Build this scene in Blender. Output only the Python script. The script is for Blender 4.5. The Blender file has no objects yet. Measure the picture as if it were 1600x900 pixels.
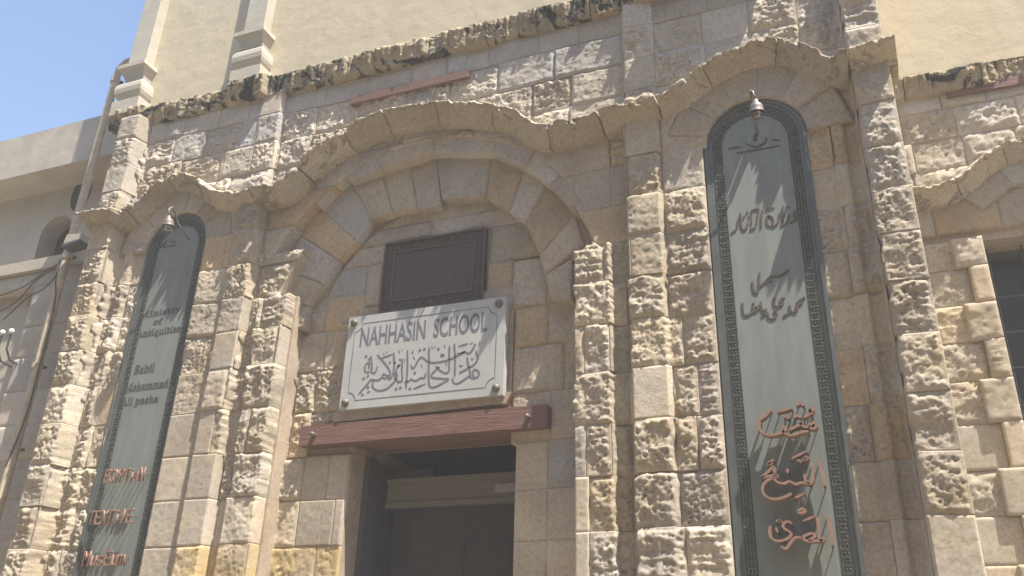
import bpy, math, random
import numpy as np
from mathutils import Matrix, Vector
random.seed(7)
SC = bpy.context.scene
COL = SC.collection

# ------------------------------------------------------------------ camera
F = 1360.0
_V = np.array([93, 2931, -F]); _V /= np.linalg.norm(_V)
_X = np.array([3663, 515, F]); _X -= _X.dot(_V) * _V; _X /= np.linalg.norm(_X)
_Y = np.cross(_V, _X)
ROT = np.stack([_X, _Y, _V])
CAM = np.array([0, -6.0, 1.6])
cd = bpy.data.cameras.new('camera'); cam = bpy.data.objects.new('camera', cd); COL.objects.link(cam)
m = Matrix([list(r) for r in ROT]).to_4x4(); m.translation = Vector(CAM)
cam.matrix_world = m
cd.sensor_width = 36; cd.lens = 36 * F / 1600; cd.clip_start = .05; cd.clip_end = 600
SC.camera = cam

def P(px, py, out=0.0):
    """point of the facade plane standing `out` metres proud, seen at photo pixel px, py"""
    d = ROT @ np.array([px - 800, 450 - py, -F]); t = (-out - CAM[1]) / d[1]
    p = CAM + t * d
    return float(p[0]), float(p[2])

# ------------------------------------------------------------------ light
SUN = Vector((-0.42, 0.205, -1.0)).normalized()        # direction the light travels
elev = math.asin(-SUN.z); az = math.atan2(-SUN.x, -SUN.y)
world = bpy.data.worlds.new('World'); SC.world = world; world.use_nodes = True
nt = world.node_tree; bg = nt.nodes['Background']
sky = nt.nodes.new('ShaderNodeTexSky'); sky.sky_type = 'NISHITA'; sky.sun_disc = False
sky.sun_elevation = elev; sky.sun_rotation = az; sky.air_density = 1.0; sky.dust_density = 1.6; sky.ozone_density = 3.0
nt.links.new(sky.outputs[0], bg.inputs[0]); bg.inputs[1].default_value = 0.13
sl = bpy.data.lights.new('sun', 'SUN'); sl.energy = 5.0; sl.angle = math.radians(.5); sl.color = (1, .935, .83)
so = bpy.data.objects.new('sun', sl); COL.objects.link(so); so.rotation_mode = 'QUATERNION'
so.rotation_quaternion = SUN.to_track_quat('-Z', 'Y'); so.location = (3, -8, 20)
SC.view_settings.view_transform = 'Standard'; SC.view_settings.look = 'None'
SC.view_settings.exposure = 1.22; SC.view_settings.gamma = 1

# ------------------------------------------------------------------ noise
def _h(ix, iy, iz, s):
    n = (ix * 374761393 + iy * 668265263 + iz * 2147483647 + s * 974634777) & 0xFFFFFFFF
    n = ((n ^ (n >> 13)) * 1274126177) & 0xFFFFFFFF
    return ((n ^ (n >> 16)) & 0xFFFF) / 32767.5 - 1.0
def noise(p, s=0):
    p = np.asarray(p, float); i = np.floor(p).astype(np.int64); f = p - i; u = f * f * f * (f * (f * 6 - 15) + 10)
    r = 0
    for dx in (0, 1):
        for dy in (0, 1):
            for dz in (0, 1):
                w = (u[:, 0] if dx else 1 - u[:, 0]) * (u[:, 1] if dy else 1 - u[:, 1]) * (u[:, 2] if dz else 1 - u[:, 2])
                r = r + w * _h(i[:, 0] + dx, i[:, 1] + dy, i[:, 2] + dz, s)
    return r
def cells(x, z, k, s):
    """cellular noise: distance to the nearest of one random point per cell, and that cell's random size"""
    a = x * k + s * .37; b = z * k - s * .61; ia = np.floor(a).astype(np.int64); ib = np.floor(b).astype(np.int64)
    best = np.full(a.shape, 9.0); sz = np.zeros(a.shape)
    for dx in (-1, 0, 1):
        for dz in (-1, 0, 1):
            u, v = ia + dx, ib + dz; h1 = _h(u, v, 1, s) * .5 + .5; h2 = _h(u, v, 2, s) * .5 + .5; h3 = _h(u, v, 3, s) * .5 + .5
            d = np.hypot(u + h1 - a, v + h2 - b) / (.25 + .75 * h3); m_ = d < best; best = np.where(m_, d, best); sz = np.where(m_, h3, sz)
    return best, sz
def smooth(t): t = np.clip(t, 0, 1); return t * t * (3 - 2 * t)
def xz3(x, z, k, o=0.0): return np.stack([x * k + o, np.full_like(x, .37 + o), z * k - o], 1)

# ------------------------------------------------------------------ materials
def new_mat(name):
    mt = bpy.data.materials.new(name); mt.use_nodes = True
    return mt, mt.node_tree, mt.node_tree.nodes['Principled BSDF']
def nz(t, scale, detail=4, rough=.55, vec=None, dist=0):
    n = t.nodes.new('ShaderNodeTexNoise'); n.inputs['Scale'].default_value = scale
    n.inputs['Detail'].default_value = detail; n.inputs['Roughness'].default_value = rough; n.inputs['Distortion'].default_value = dist
    if vec is not None: t.links.new(vec, n.inputs['Vector'])
    return n.outputs['Fac']
def ramp(t, fac, stops):
    r = t.nodes.new('ShaderNodeValToRGB'); e = r.color_ramp.elements
    while len(e) < len(stops): e.new(.5)
    for k, (p, c) in enumerate(stops): e[k].position = p; e[k].color = (*c, 1) if len(c) == 3 else c
    t.links.new(fac, r.inputs[0]); return r.outputs[0]
def mix(t, fac, a, b, mode='MIX'):
    n = t.nodes.new('ShaderNodeMix'); n.data_type = 'RGBA'; n.blend_type = mode
    for s, v in ((n.inputs[0], fac), (n.inputs[6], a), (n.inputs[7], b)):
        if isinstance(v, (int, float)): s.default_value = v
        elif isinstance(v, tuple): s.default_value = (*v, 1)
        else: t.links.new(v, s)
    return n.outputs[2]
def bump(t, bs, h, strength, dist):
    b = t.nodes.new('ShaderNodeBump'); b.inputs['Strength'].default_value = strength; b.inputs['Distance'].default_value = dist
    t.links.new(h, b.inputs['Height'])
    if bs.inputs['Normal'].links: t.links.new(bs.inputs['Normal'].links[0].from_socket, b.inputs['Normal'])
    t.links.new(b.outputs[0], bs.inputs['Normal'])
def pos(t): return t.nodes.new('ShaderNodeNewGeometry').outputs['Position']

def stone_mat(name, col, alt, pit=.5, grain=.3, stain=None, var=.12):
    mt, t, b = new_mat(name); p = pos(t); b.inputs['Roughness'].default_value = .93
    b.inputs['Specular IOR Level'].default_value = .15
    oi = t.nodes.new('ShaderNodeObjectInfo')
    c = mix(t, ramp(t, nz(t, 3.2, 5, .6, p), [(.35, (0, 0, 0)), (.66, (1, 1, 1))]), col, alt)
    dk = ramp(t, nz(t, 38, 4, .7, p), [(.25, (.72, .70, .66)), (.55, (1, 1, 1)), (.8, (1.12, 1.1, 1.06))])
    c = mix(t, 1.0, c, dk, 'MULTIPLY')
    sp_ = ramp(t, nz(t, 105, 3, .6, p), [(.30, (.60, .565, .51)), (.39, (1, 1, 1))])
    c = mix(t, ramp(t, nz(t, 6, 4, .6, p), [(.35, (.15, .15, .15)), (.6, (.9, .9, .9))]), c, mix(t, 1.0, c, sp_, 'MULTIPLY'))
    ye = ramp(t, nz(t, 2.1, 5, .6, p, .6), [(.45, (1, 1, 1)), (.68, (1.03, .985, .87))]); c = mix(t, 1.0, c, ye, 'MULTIPLY')
    rv = ramp(t, oi.outputs['Random'], [(0, (1 - var, 1 - var, 1 - var * .9)), (.5, (1, 1, 1)), (1, (1 + var, 1 + var * .9, 1 + var * .7))])
    c = mix(t, 1.0, c, rv, 'MULTIPLY')
    gr = ramp(t, nz(t, 1.3, 6, .65, p, 1.0), [(.42, (1, 1, 1)), (.7, (.78, .77, .78))])
    c = mix(t, 1.0, c, gr, 'MULTIPLY')
    if stain:
        c = mix(t, ramp(t, nz(t, stain[1], 7, .7, p, 1.2), [(stain[2], (0, 0, 0)), (stain[2] + .05, (1, 1, 1))]), c, stain[0])
    t.links.new(c, b.inputs['Base Color'])
    if pit:
        v = t.nodes.new('ShaderNodeTexVoronoi'); v.inputs['Scale'].default_value = 75; v.inputs['Randomness'].default_value = 1
        t.links.new(p, v.inputs['Vector'])
        h = ramp(t, v.outputs['Distance'], [(.08, (0, 0, 0)), (.3, (1, 1, 1))])
        bump(t, b, h, pit * .5, .004)
    bump(t, b, nz(t, 90, 6, .75, p), grain, .008)
    if pit >= .6: bump(t, b, nz(t, 55, 8, .75, p, .3), .5, .014)
    return mt
M = {}
M['b'] = stone_mat('stone_beige', (0.509, 0.444, 0.354), (0.448, 0.390, 0.308), .7, .5)
M['g'] = stone_mat('stone_grey', (0.503, 0.450, 0.378), (0.432, 0.386, 0.324), .7, .5)
M['w'] = stone_mat('stone_pale', (0.605, 0.548, 0.464), (0.512, 0.455, 0.380), .6, .5)
M['y'] = stone_mat('stone_yellow', (0.512, 0.428, 0.308), (0.487, 0.421, 0.335), .6, .5)
M['Y'] = stone_mat('stone_amber', (0.556, 0.424, 0.213), (0.494, 0.414, 0.291), .3, .4)
M['k'] = stone_mat('stone_pink_beige', (0.459, 0.401, 0.323), (0.418, 0.361, 0.292), .35, .35)
M['o'] = stone_mat('stone_ochre', (0.505, 0.389, 0.247), (0.443, 0.355, 0.252), .3, .4)
M['c'] = stone_mat('stone_cut', (0.520, 0.459, 0.376), (0.470, 0.411, 0.340), .12, .25)
M['h'] = stone_mat('stone_moulding', (0.439, 0.385, 0.304), (0.479, 0.420, 0.334), .35, .5, ((.25, .22, .175), 4, .56))
M['n'] = stone_mat('stone_cornice', (.44, .37, .25), (.36, .31, .23), .5, .5, ((.035, .037, .032), 2.6, .50))
M['m'] = stone_mat('mortar', (0.466, 0.389, 0.312), (0.396, 0.328, 0.263), .0, .6, var=.02)
M['t'] = stone_mat('stone_blue_grey', (0.469, 0.448, 0.417), (0.453, 0.409, 0.354), .3, .4)

def plaster(name, col, alt, scale=1.2):
    mt, t, b = new_mat(name); p = pos(t); b.inputs['Roughness'].default_value = .95; b.inputs['Specular IOR Level'].default_value = .1
    c = mix(t, ramp(t, nz(t, scale, 6, .6, p), [(.35, (0, 0, 0)), (.7, (1, 1, 1))]), col, alt)
    c = mix(t, 1.0, c, ramp(t, nz(t, 60, 3, .6, p), [(.3, (.93, .93, .92)), (.7, (1.03, 1.03, 1.03))]), 'MULTIPLY')
    mp = t.nodes.new('ShaderNodeMapping'); mp.inputs['Scale'].default_value = (2.2, 2.2, .35); t.links.new(p, mp.inputs[0])
    c = mix(t, 1.0, c, ramp(t, nz(t, 1.5, 6, .65, mp.outputs[0], .5), [(.42, (1, 1, 1)), (.60, (.95, .94, .92)), (.75, (.86, .845, .82))]), 'MULTIPLY')
    t.links.new(c, b.inputs['Base Color']); bump(t, b, nz(t, 45, 5, .65, p), .35, .006); bump(t, b, nz(t, 5, 3, .5, p), .4, .02)
    return mt
M['plaster'] = plaster('cream_plaster', (.575, .50, .365), (.525, .455, .33))
M['pil'] = plaster('grey_plaster', (.50, .46, .385), (.44, .405, .34), 2)
M['nb'] = plaster('neighbour_plaster', (.47, .43, .36), (.39, .355, .30), 2)
M['street'] = plaster('street_dust', (.27, .225, .165), (.22, .185, .14), .5)

def flat(name, col, rough=.6, metal=0, spec=.4, var=.15, scale=25, bmp=.2, bd=.003, stretch=None):
    mt, t, b = new_mat(name); p = pos(t)
    if stretch:
        mp = t.nodes.new('ShaderNodeMapping'); mp.inputs['Scale'].default_value = stretch; t.links.new(p, mp.inputs[0]); p = mp.outputs[0]
    b.inputs['Roughness'].default_value = rough; b.inputs['Metallic'].default_value = metal; b.inputs['Specular IOR Level'].default_value = spec
    c = mix(t, ramp(t, nz(t, scale, 6, .65, p), [(.3, (0, 0, 0)), (.7, (1, 1, 1))]), tuple(x * (1 - var) for x in col), tuple(min(1, x * (1 + var)) for x in col))
    t.links.new(c, b.inputs['Base Color']); bump(t, b, nz(t, scale * 2, 5, .6, p), bmp, bd); return mt
M['red'] = flat('red_painted_wood', (.165, .09, .074), .75, var=.45, scale=9, bmp=.8, bd=.006, stretch=(.35, 5, 7))
M['marble'] = flat('white_marble', (.41, .415, .40), .5, var=.10, scale=5, bmp=.05)
M['ink'] = flat('engraved_dark_grey', (.14, .145, .175), .8, var=.25, scale=40)
M['bronze'] = flat('tarnished_bolt', (.16, .145, .125), .55, .4, var=.3)
M['plaque'] = flat('dark_carved_slate', (.062, .048, .046), .55, var=.3, scale=30, bmp=.5)
M['plaque2'] = flat('dark_carved_slate_edge', (.10, .078, .070), .5, var=.3, scale=30, bmp=.4)
M['panel'] = flat('green_grey_painted_metal', (.185, .205, .19), .6, 0, var=.16, scale=2.6, bmp=.15, stretch=(4, 4, .7))
M['frame'] = flat('frame_painted_metal', (.115, .125, .125), .45, .3, var=.2, scale=6)
M['bead'] = flat('border_relief', (.075, .083, .078), .6, .2, var=.4)
M['dark'] = flat('dark_bronze_letter', (.10, .072, .062), .6, .2, var=.3)
M['copper'] = flat('copper_letter', (.29, .175, .13), .6, .25, var=.15)
M['rod'] = flat('rod_iron', (.12, .11, .10), .6, .4)
M['iron'] = flat('window_iron', (.075, .08, .095), .5, .3, var=.3)
M['lamp'] = flat('rusty_lamp_metal', (.19, .165, .15), .55, .3, var=.3, scale=60)
M['pipe'] = flat('drainpipe_paint', (.44, .37, .27), .6, var=.3, scale=10)
M['cable'] = flat('cable_rubber', (.05, .045, .04), .7)
M['void'] = flat('interior_dark', (.028, .025, .028), .8, var=.3, scale=4)  # near-black: darkness inside doorway and recesses put into the colour; dark door too
M['leaf'] = flat('door_leaf_paint', (.07, .074, .09), .5, var=.15, scale=6)
M['trans'] = flat('transom_wood', (.13, .115, .095), .6, var=.12, scale=14, stretch=(.4, 2, 5))
M['white'] = flat('white_enamel', (.62, .62, .60), .4)
M['tag'] = flat('label_plate', (.25, .24, .22), .5)
mt, t_, b_ = new_mat('window_glass'); b_.inputs['Base Color'].default_value = (.03, .035, .045, 1); b_.inputs['Roughness'].default_value = .12; M['glass'] = mt
mt, t_, b_ = new_mat('transom_glass'); b_.inputs['Base Color'].default_value = (.02, .022, .03, 1); b_.inputs['Roughness'].default_value = .25; M['tglass'] = mt

# ------------------------------------------------------------------ helpers
def link(name, me, mat, parent=None, origin=None, smoothed=False):
    o = bpy.data.objects.new(name, me)
    if mat is not None and not me.materials: me.materials.append(M[mat] if isinstance(mat, str) else mat)
    COL.objects.link(o)
    if origin is None and len(me.vertices):
        n = len(me.vertices); a = np.empty(n * 3); me.vertices.foreach_get('co', a); a = a.reshape(-1, 3)
        origin = (a.min(0) + a.max(0)) / 2
        a = a - origin; me.vertices.foreach_set('co', a.ravel()); me.update()
    pl = Vector((0, 0, 0))
    if parent is not None:
        o.parent = parent; pr = parent
        while pr is not None: pl += pr.location; pr = pr.parent
    if origin is not None: o.location = Vector(origin) - pl
    if smoothed: me.polygons.foreach_set('use_smooth', [True] * len(me.polygons))
    return o
def thing(name, label, cat, loc, group=None):
    o = bpy.data.objects.new(name, None); COL.objects.link(o); o.location = loc; o.empty_display_size = .2
    o['label'] = label; o['category'] = cat
    if group: o['group'] = group
    return o
def tag(o, label, cat, group=None):
    o['label'] = label; o['category'] = cat
    if group: o['group'] = group
    return o
class MB:
    def __init__(s): s.v = []; s.f = []
    def add(s, v, f): n = len(s.v); s.v += [tuple(map(float, q)) for q in v]; s.f += [tuple(i + n for i in q) for q in f]; return s
    def box(s, x0, x1, y0, y1, z0, z1):
        v = [(x, y, z) for x in (x0, x1) for y in (y0, y1) for z in (z0, z1)]
        return s.add(v, [(0, 1, 3, 2), (4, 6, 7, 5), (0, 4, 5, 1), (2, 3, 7, 6), (0, 2, 6, 4), (1, 5, 7, 3)])
    def prism(s, pts, y0, y1):
        """closed outline of (x, z) points between depths y0 (front) and y1"""
        n = len(pts); v = [(x, y0, z) for x, z in pts] + [(x, y1, z) for x, z in pts]
        f = [tuple(range(n)), tuple(range(2 * n - 1, n - 1, -1))] + [(i, i + n, (i + 1) % n + n, (i + 1) % n) for i in range(n)]
        return s.add(v, f)
    def tube(s, pts, r, seg=8, cap=True):
        pts = [Vector(p) for p in pts]; n = len(pts); rr = r if isinstance(r, (list, tuple)) else [r] * n
        v = []; up = None
        for i, p in enumerate(pts):
            d = (pts[min(i + 1, n - 1)] - pts[max(i - 1, 0)]).normalized()
            if up is None: up = Vector((0, 0, 1)) if abs(d.z) < .9 else Vector((1, 0, 0))
            a = d.cross(up).normalized(); b = a.cross(d).normalized(); up = b
            v += [p + (a * math.cos(6.28318 * k / seg) + b * math.sin(6.28318 * k / seg)) * rr[i] for k in range(seg)]
        f = [(i * seg + k, i * seg + (k + 1) % seg, (i + 1) * seg + (k + 1) % seg, (i + 1) * seg + k) for i in range(n - 1) for k in range(seg)]
        if cap: f += [tuple(range(seg - 1, -1, -1)), tuple(range((n - 1) * seg, n * seg))]
        return s.add(v, f)
    def lathe(s, prof, axis0, axis, seg=16):
        axis0 = Vector(axis0); ax = Vector(axis).normalized(); up = Vector((1, 0, 0)) if abs(ax.x) < .9 else Vector((0, 0, 1))
        a = ax.cross(up).normalized(); b = a.cross(ax)
        v = [axis0 + ax * h + (a * math.cos(6.28318 * k / seg) + b * math.sin(6.28318 * k / seg)) * r for r, h in prof for k in range(seg)]
        n = len(prof)
        f = [(i * seg + k, i * seg + (k + 1) % seg, (i + 1) * seg + (k + 1) % seg, (i + 1) * seg + k) for i in range(n - 1) for k in range(seg)]
        return s.add(v, f)
    def mesh(s, name='mesh'):
        me = bpy.data.meshes.new(name); me.from_pydata(s.v, [], s.f); me.update(); return me
    def obj(s, name, mat, parent=None, smoothed=False): return link(name, s.mesh(name), mat, parent, smoothed=smoothed)

def grid_mesh(name, X, Y, Z, mask=None):
    nu, nv = X.shape; me = bpy.data.meshes.new(name)
    v = np.stack([X, Y, Z], -1).reshape(-1, 3)
    idx = np.arange(nu * nv).reshape(nu, nv)
    q = np.stack([idx[:-1, :-1], idx[1:, :-1], idx[1:, 1:], idx[:-1, 1:]], -1).reshape(-1, 4)
    me.vertices.add(len(v)); me.vertices.foreach_set('co', v.ravel())
    me.loops.add(q.size); me.loops.foreach_set('vertex_index', q.ravel())
    me.polygons.add(len(q)); me.polygons.foreach_set('loop_start', np.arange(0, q.size, 4)); me.polygons.foreach_set('loop_total', np.full(len(q), 4))
    me.update(calc_edges=True); me.validate(); return me

# ------------------------------------------------------------------ facade relief
CX = -3.28
BP = [(-3.28, 0), (-1.935, 0), (-1.905, .085), (-1.62, .095), (-1.60, .015), (-1.475, .02), (-1.455, .115), (-1.20, .115), (-1.17, .07), (-.84, .085),
      (-.83, .05), (-.07, .05), (-.05, .03), (.10, .03), (.13, .07), (.20, .07), (.225, .03), (.30, .05), (.33, .22), (.58, .23), (.9, .23)]
bx_ = np.array([a for a, _ in BP]); by_ = np.array([b for _, b in BP])
def profile(x, z=None):
    x = np.asarray(x, float); p = np.interp(CX + np.abs(x - CX), bx_, by_)
    if z is not None: p = p - (p - .03) * .65 * smooth((np.asarray(z) - 6.15) / .1) * (CX + np.abs(x - CX) < .28)
    if z is not None:
        z = np.asarray(z, float); ax = np.abs(x - CX)
        up = smooth((z - 4.84 - .04 * np.sin(x * 31)) / .03) * (ax < 1.79) * ((ax > 1.33) | (z > 5.3)); p = p * (1 - up) + .0 * up
        rc = (1 - smooth((ax - 1.345) / .03)) * (1 - up); p = p * (1 - rc) + REC * rc
    return p
REC = -.20      # the middle bay stands back this far below the hood moulding
NICHE = (-.425, 5.575, .385)
def mirror(x): return 2 * CX - x
def ex_niche(x, z):
    xr = CX + np.abs(x - CX); cx, cz, r = NICHE
    d = np.where(z > cz, np.hypot(xr - cx, z - cz) - r, np.abs(xr - cx) - r)
    return d
def ex_niche_ring(x, z):
    xr = CX + np.abs(x - CX); cx, cz, r = NICHE
    return np.where(z > cz, np.hypot(xr - cx, z - cz) - .70, np.abs(xr - cx) - r)
def ex_arch(x, z):
    r = np.hypot(x - CX, z - 4.45); a = np.degrees(np.arctan2(z - 4.50, np.abs(x - CX)))
    return np.minimum(np.where(z > 4.86, r - 1.58, 1.0), np.where(z > 5.32, np.hypot(x + 3.40, z - 4.58) - 1.69, 1.0))
def ex_n(x, z):
    xr = CX + np.abs(x - CX); return np.where(z > NICHE[1] + .01, np.hypot(xr - NICHE[0], z - NICHE[1]) - .70, 1.0)
def ex_an(x, z): return np.minimum(ex_arch(x, z), ex_n(x, z))
def ex_tymp(x, z):      # stones inside the arch
    r = np.hypot(x - CX, (z - 4.50)); return np.where(z > 4.75, 1.21 - r, 1.0)

def stone(quad, kind='r', col='b', base=None, ex=None, back=-.3, step=.0100, name='stone', parent=None, deep=None, seed=None, amp=1.0, joint=.004, sidefree=None):
    """one masonry block: quad BL, BR, TR, TL in facade (x, z); base gives how far its face stands proud"""
    (x0, z0), (x1, z1), (x2, z2), (x3, z3) = quad
    lu = max(math.hypot(x1 - x0, z1 - z0), math.hypot(x2 - x3, z2 - z3)); lv = max(math.hypot(x3 - x0, z3 - z0), math.hypot(x2 - x1, z2 - z1))
    nu = max(6, int(lu / step)); nv = max(6, int(lv / step))
    e = min(.16, .0006 / max(lu, .02)), min(.16, .0006 / max(lv, .02))
    uu = np.concatenate([[0, e[0]], np.linspace(0, 1, nu + 1)[1:-1], [1 - e[0], 1]]); vv = np.concatenate([[0, e[1]], np.linspace(0, 1, nv + 1)[1:-1], [1 - e[1], 1]])
    U, W = np.meshgrid(uu, vv, indexing='ij')
    X = (1 - W) * ((1 - U) * x0 + U * x1) + W * ((1 - U) * x3 + U * x2); Z = (1 - W) * ((1 - U) * z0 + U * z1) + W * ((1 - U) * z3 + U * z2)
    if base is None:      # courses wander a little, the same way for every block
        Z = Z + .022 * noise(np.stack([X.ravel() * 1.1, X.ravel() * 0 + .4, Z.ravel() * .9], 1), 77).reshape(Z.shape) + .010 * noise(np.stack([X.ravel() * 3.1, X.ravel() * 0 + .4, Z.ravel() * 2.5], 1), 78).reshape(Z.shape)
    sh = X.shape; x = X.ravel(); z = Z.ravel(); u = U.ravel(); w = W.ravel()
    s = seed if seed is not None else random.randrange(9999)
    d = np.minimum(np.minimum(u, 1 - u) * lu, np.minimum(w, 1 - w) * lv)
    if ex is not None: dx = ex(x, z); d = np.minimum(d, dx)
    off = s * 1.713; rs = random.Random(s)
    n1 = noise(xz3(x, z, 7, off), s); n2 = noise(xz3(x, z, 19, off), s + 1); n3 = noise(xz3(x, z, 44, off), s + 2); n0 = noise(xz3(x, z, 2.6, off), s + 3)
    n4 = noise(xz3(x, z, 75, off), s + 4) if kind == 'r' else 0
    bs = profile(x, z) if base is None else (base(x, z) if callable(base) else np.full_like(x, base))
    if kind == 'r':
        if base is None: bs = profile(x + .012 * n1 + .008 * n2, z)
        dd = d + .008 * n2 + .012 * n1 + .005 * n3 - joint - .003; r = .035
        er = .45 + .75 * rs.random(); lean = rs.uniform(-.02, .03)
        c1, s1 = cells(x + .006 * n2, z, rs.uniform(15, 32), s % 97); patch = smooth(.55 + n0 * 1.4 + .5 * n1)
        st_ = noise(np.stack([x * 5, x * 0 + off, z * 48 + 2 * n1], 1), s + 9) * (.011 if rs.random() < .3 else .002); c2, s2 = cells(x, z + .003 * n2, 50, s % 89 + 100)
        h = .012 * n0 + .013 * n1 + .009 * n2 + .006 * n3 + .004 * n4 + er * (.010 - .024 * smooth(1 - c1 / .55) * patch - .011 * smooth(1 - c2 / .6)) + st_ - .030 * np.clip(n1 * 1.3 - .5, 0, 1) + lean * (w - .5) + rs.uniform(-.010, .010)
        lo = -.003 - .016 * random.random() ** 2
    elif kind == 'm':
        dd = d + .004 * n2 + .004 * n1 - joint; r = .022
        h = .010 * n0 + .007 * n1 + .005 * n2 - np.clip(n2 * .4 + n3 * .7 - .42, 0, 1) * .03 + .004 * n3 + .004 + rs.uniform(-.008, .008)
        lo = -.004 - .005 * random.random()
    else:
        dd = d + .0015 * n2 - joint * .7; r = .007
        h = .003 * n0 + .0015 * n2 - np.clip(n2 * .5 + n3 * .6 - .62, 0, 1) * .02 + .001 * n3
        lo = -.006
    h = h * amp
    t = smooth(dd / r)
    y = bs + lo + (h - lo) * t
    ring = (u == 0) | (u == 1) | (w == 0) | (w == 1)
    y = np.where(ring, back, y)
    if ex is not None: y = np.where(dx < -.004, (deep if deep is not None else back), y)
    if kind == 'r': X = X + (.004 * n3 * t).reshape(sh)
    me = grid_mesh(name, X, -y.reshape(sh), Z)
    return link(name, me, col, parent, smoothed=(kind != 'r'))

FAC = thing('school_facade', 'weathered honey-coloured stone school front with arched hood mouldings over the doorway', 'building', (CX, 0, 0))

# backing walls (mortar seen in the joints)
def wallbox(x0, x1, z0, z1, out, th=.4, mat='m', name='mortar_wall', parent=FAC): return MB().box(x0, x1, -out, -out + th, z0, z1).obj(name, mat, parent)
NX = [(-.81 - .0, -.04), (mirror(-.04), mirror(-.81))]
for a, b in ((-7.14, mirror(-.04)), (mirror(-.81), -5.09), (-1.47, -.81), (-.04, .58)):
    wallbox(a, b, 0, 6.02, -.045)
for a, b in ((-5.09, -4.62), (-1.94, -1.47)): wallbox(a, b, 0, 4.86, -.045); wallbox(a, b, 4.86, 6.4, REC - .05)
for a, b in ((-5.09, -4.55), (-2.01, -1.47)): wallbox(a, b, 4.86, 6.1, -.15, .08)
for a, b in ((-4.62, -3.98), (-2.48, -1.94)): wallbox(a, b, 0, 6.4, REC - .05)
wallbox(-3.98, -2.48, 3.48, 6.4, REC - .05)
wallbox(-7.14, -5.09, 6.02, 7.3, -.045); wallbox(-1.47, .58, 6.02, 7.3, -.045); wallbox(-5.09, -1.47, 6.4, 7.3, -.045)
for a, b in NX: wallbox(a, b, 0, 6.02, -.16, .2)
# pier cores so the projecting ribs are solid down to the joints
for a, b, o in ((.33, .575, .18), (-1.45, -1.2, .075), (-1.9, -1.62, .045)):
    zt9 = 7.25 if a > 0 else 6.0 if a > -1.5 else 4.84; wallbox(a, b, 0, zt9, o, .2 + o, name='pier_core'); wallbox(mirror(b), mirror(a), 0, zt9, o, .2 + o, name='pier_core')

G = [1.48, 1.86, 2.24, 2.62, 3.00, 3.38, 3.77, 4.15, 4.51, 4.86, 5.22, 5.60, 5.98, 6.30, 6.64, 6.98, 7.28]
def row(k, brk, spec, ex=None, deep=None, **kw):
    """course k from G; brk x joints; spec list of kind+colour codes"""
    for i in range(len(brk) - 1):
        c = spec[i % len(spec)]
        if c == '..': continue
        j = [random.uniform(-.012, .012) for _ in range(4)] if c[0] != 's' else [0] * 4
        z0, z1 = G[k], G[k + 1]
        stone([(brk[i], z0 + j[0] * 0), (brk[i + 1], z0), (brk[i + 1], z1), (brk[i], z1)], c[0], c[1], ex=ex, deep=deep, parent=FAC, **kw)
# right of the doorway  (-2.39 .. -.84)
R = {0: ([-2.475, -2.0, -1.47, -1.15, -.84], ['sc', 'mb', 'rb', 'rb']),
     1: ([-2.475, -2.0, -1.47, -1.15, -.84], ['sc', 'mb', 'rb', 'rw']),
     2: ([-2.475, -2.21, -1.93, -1.80, -1.50, -1.14, -.84], ['mc', 'sc', 'sc', 'rg', 'rg', 'rw']),
     3: ([-2.475, -2.21, -1.93, -1.80, -1.50, -1.16, -.84], ['sc', 'sc', 'sc', 'ry', 'rg', 'rg']),
     4: ([-2.475, -2.21, -1.82, -1.63, -1.49, -1.17, -1.02, -.84], ['sc', 'mt', 'rb', 'rb', 'ry', 'rb', 'rg']),
     5: ([-2.52, -2.19, -1.98, -1.50, -1.17, -.99, -.84], ['mb', 'sc', 'rb', 'sw', 'rb', 'rg']),
     6: ([-2.52, -2.08, -1.83, -1.63, -1.49, -1.08, -.84], ['mk', 'mb', 'rw', 'rb', 'rb', 'rb']),
     7: ([-2.52, -2.22, -1.95, -1.50, -1.18, -.84], ['mo', 'mk', 'rb', 'rb', 'rk']),
     8: ([-2.54, -2.24, -1.95, -1.66, -1.44, -1.16, -.84], ['mk', 'mo', 'rb', 'rb', 'mb', 'rb']),
     9: ([-2.10, -1.86, -1.47, -1.17, -.84], ['mk', 'mo', 'mb', 'rb']),
     10: ([-2.10, -1.93, -1.62, -1.45, -1.17, -.84], ['rb', 'mk', 'mb', 'ry', 'mg']),
     11: ([-2.20, -1.62, -1.45, -1.17, -.84], ['mk', 'ry', 'mb', 'mk'])}
for k, (b, s) in R.items():
    row(k, b, s, ex=ex_an if k >= 8 else None, deep=REC - .04)
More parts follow.
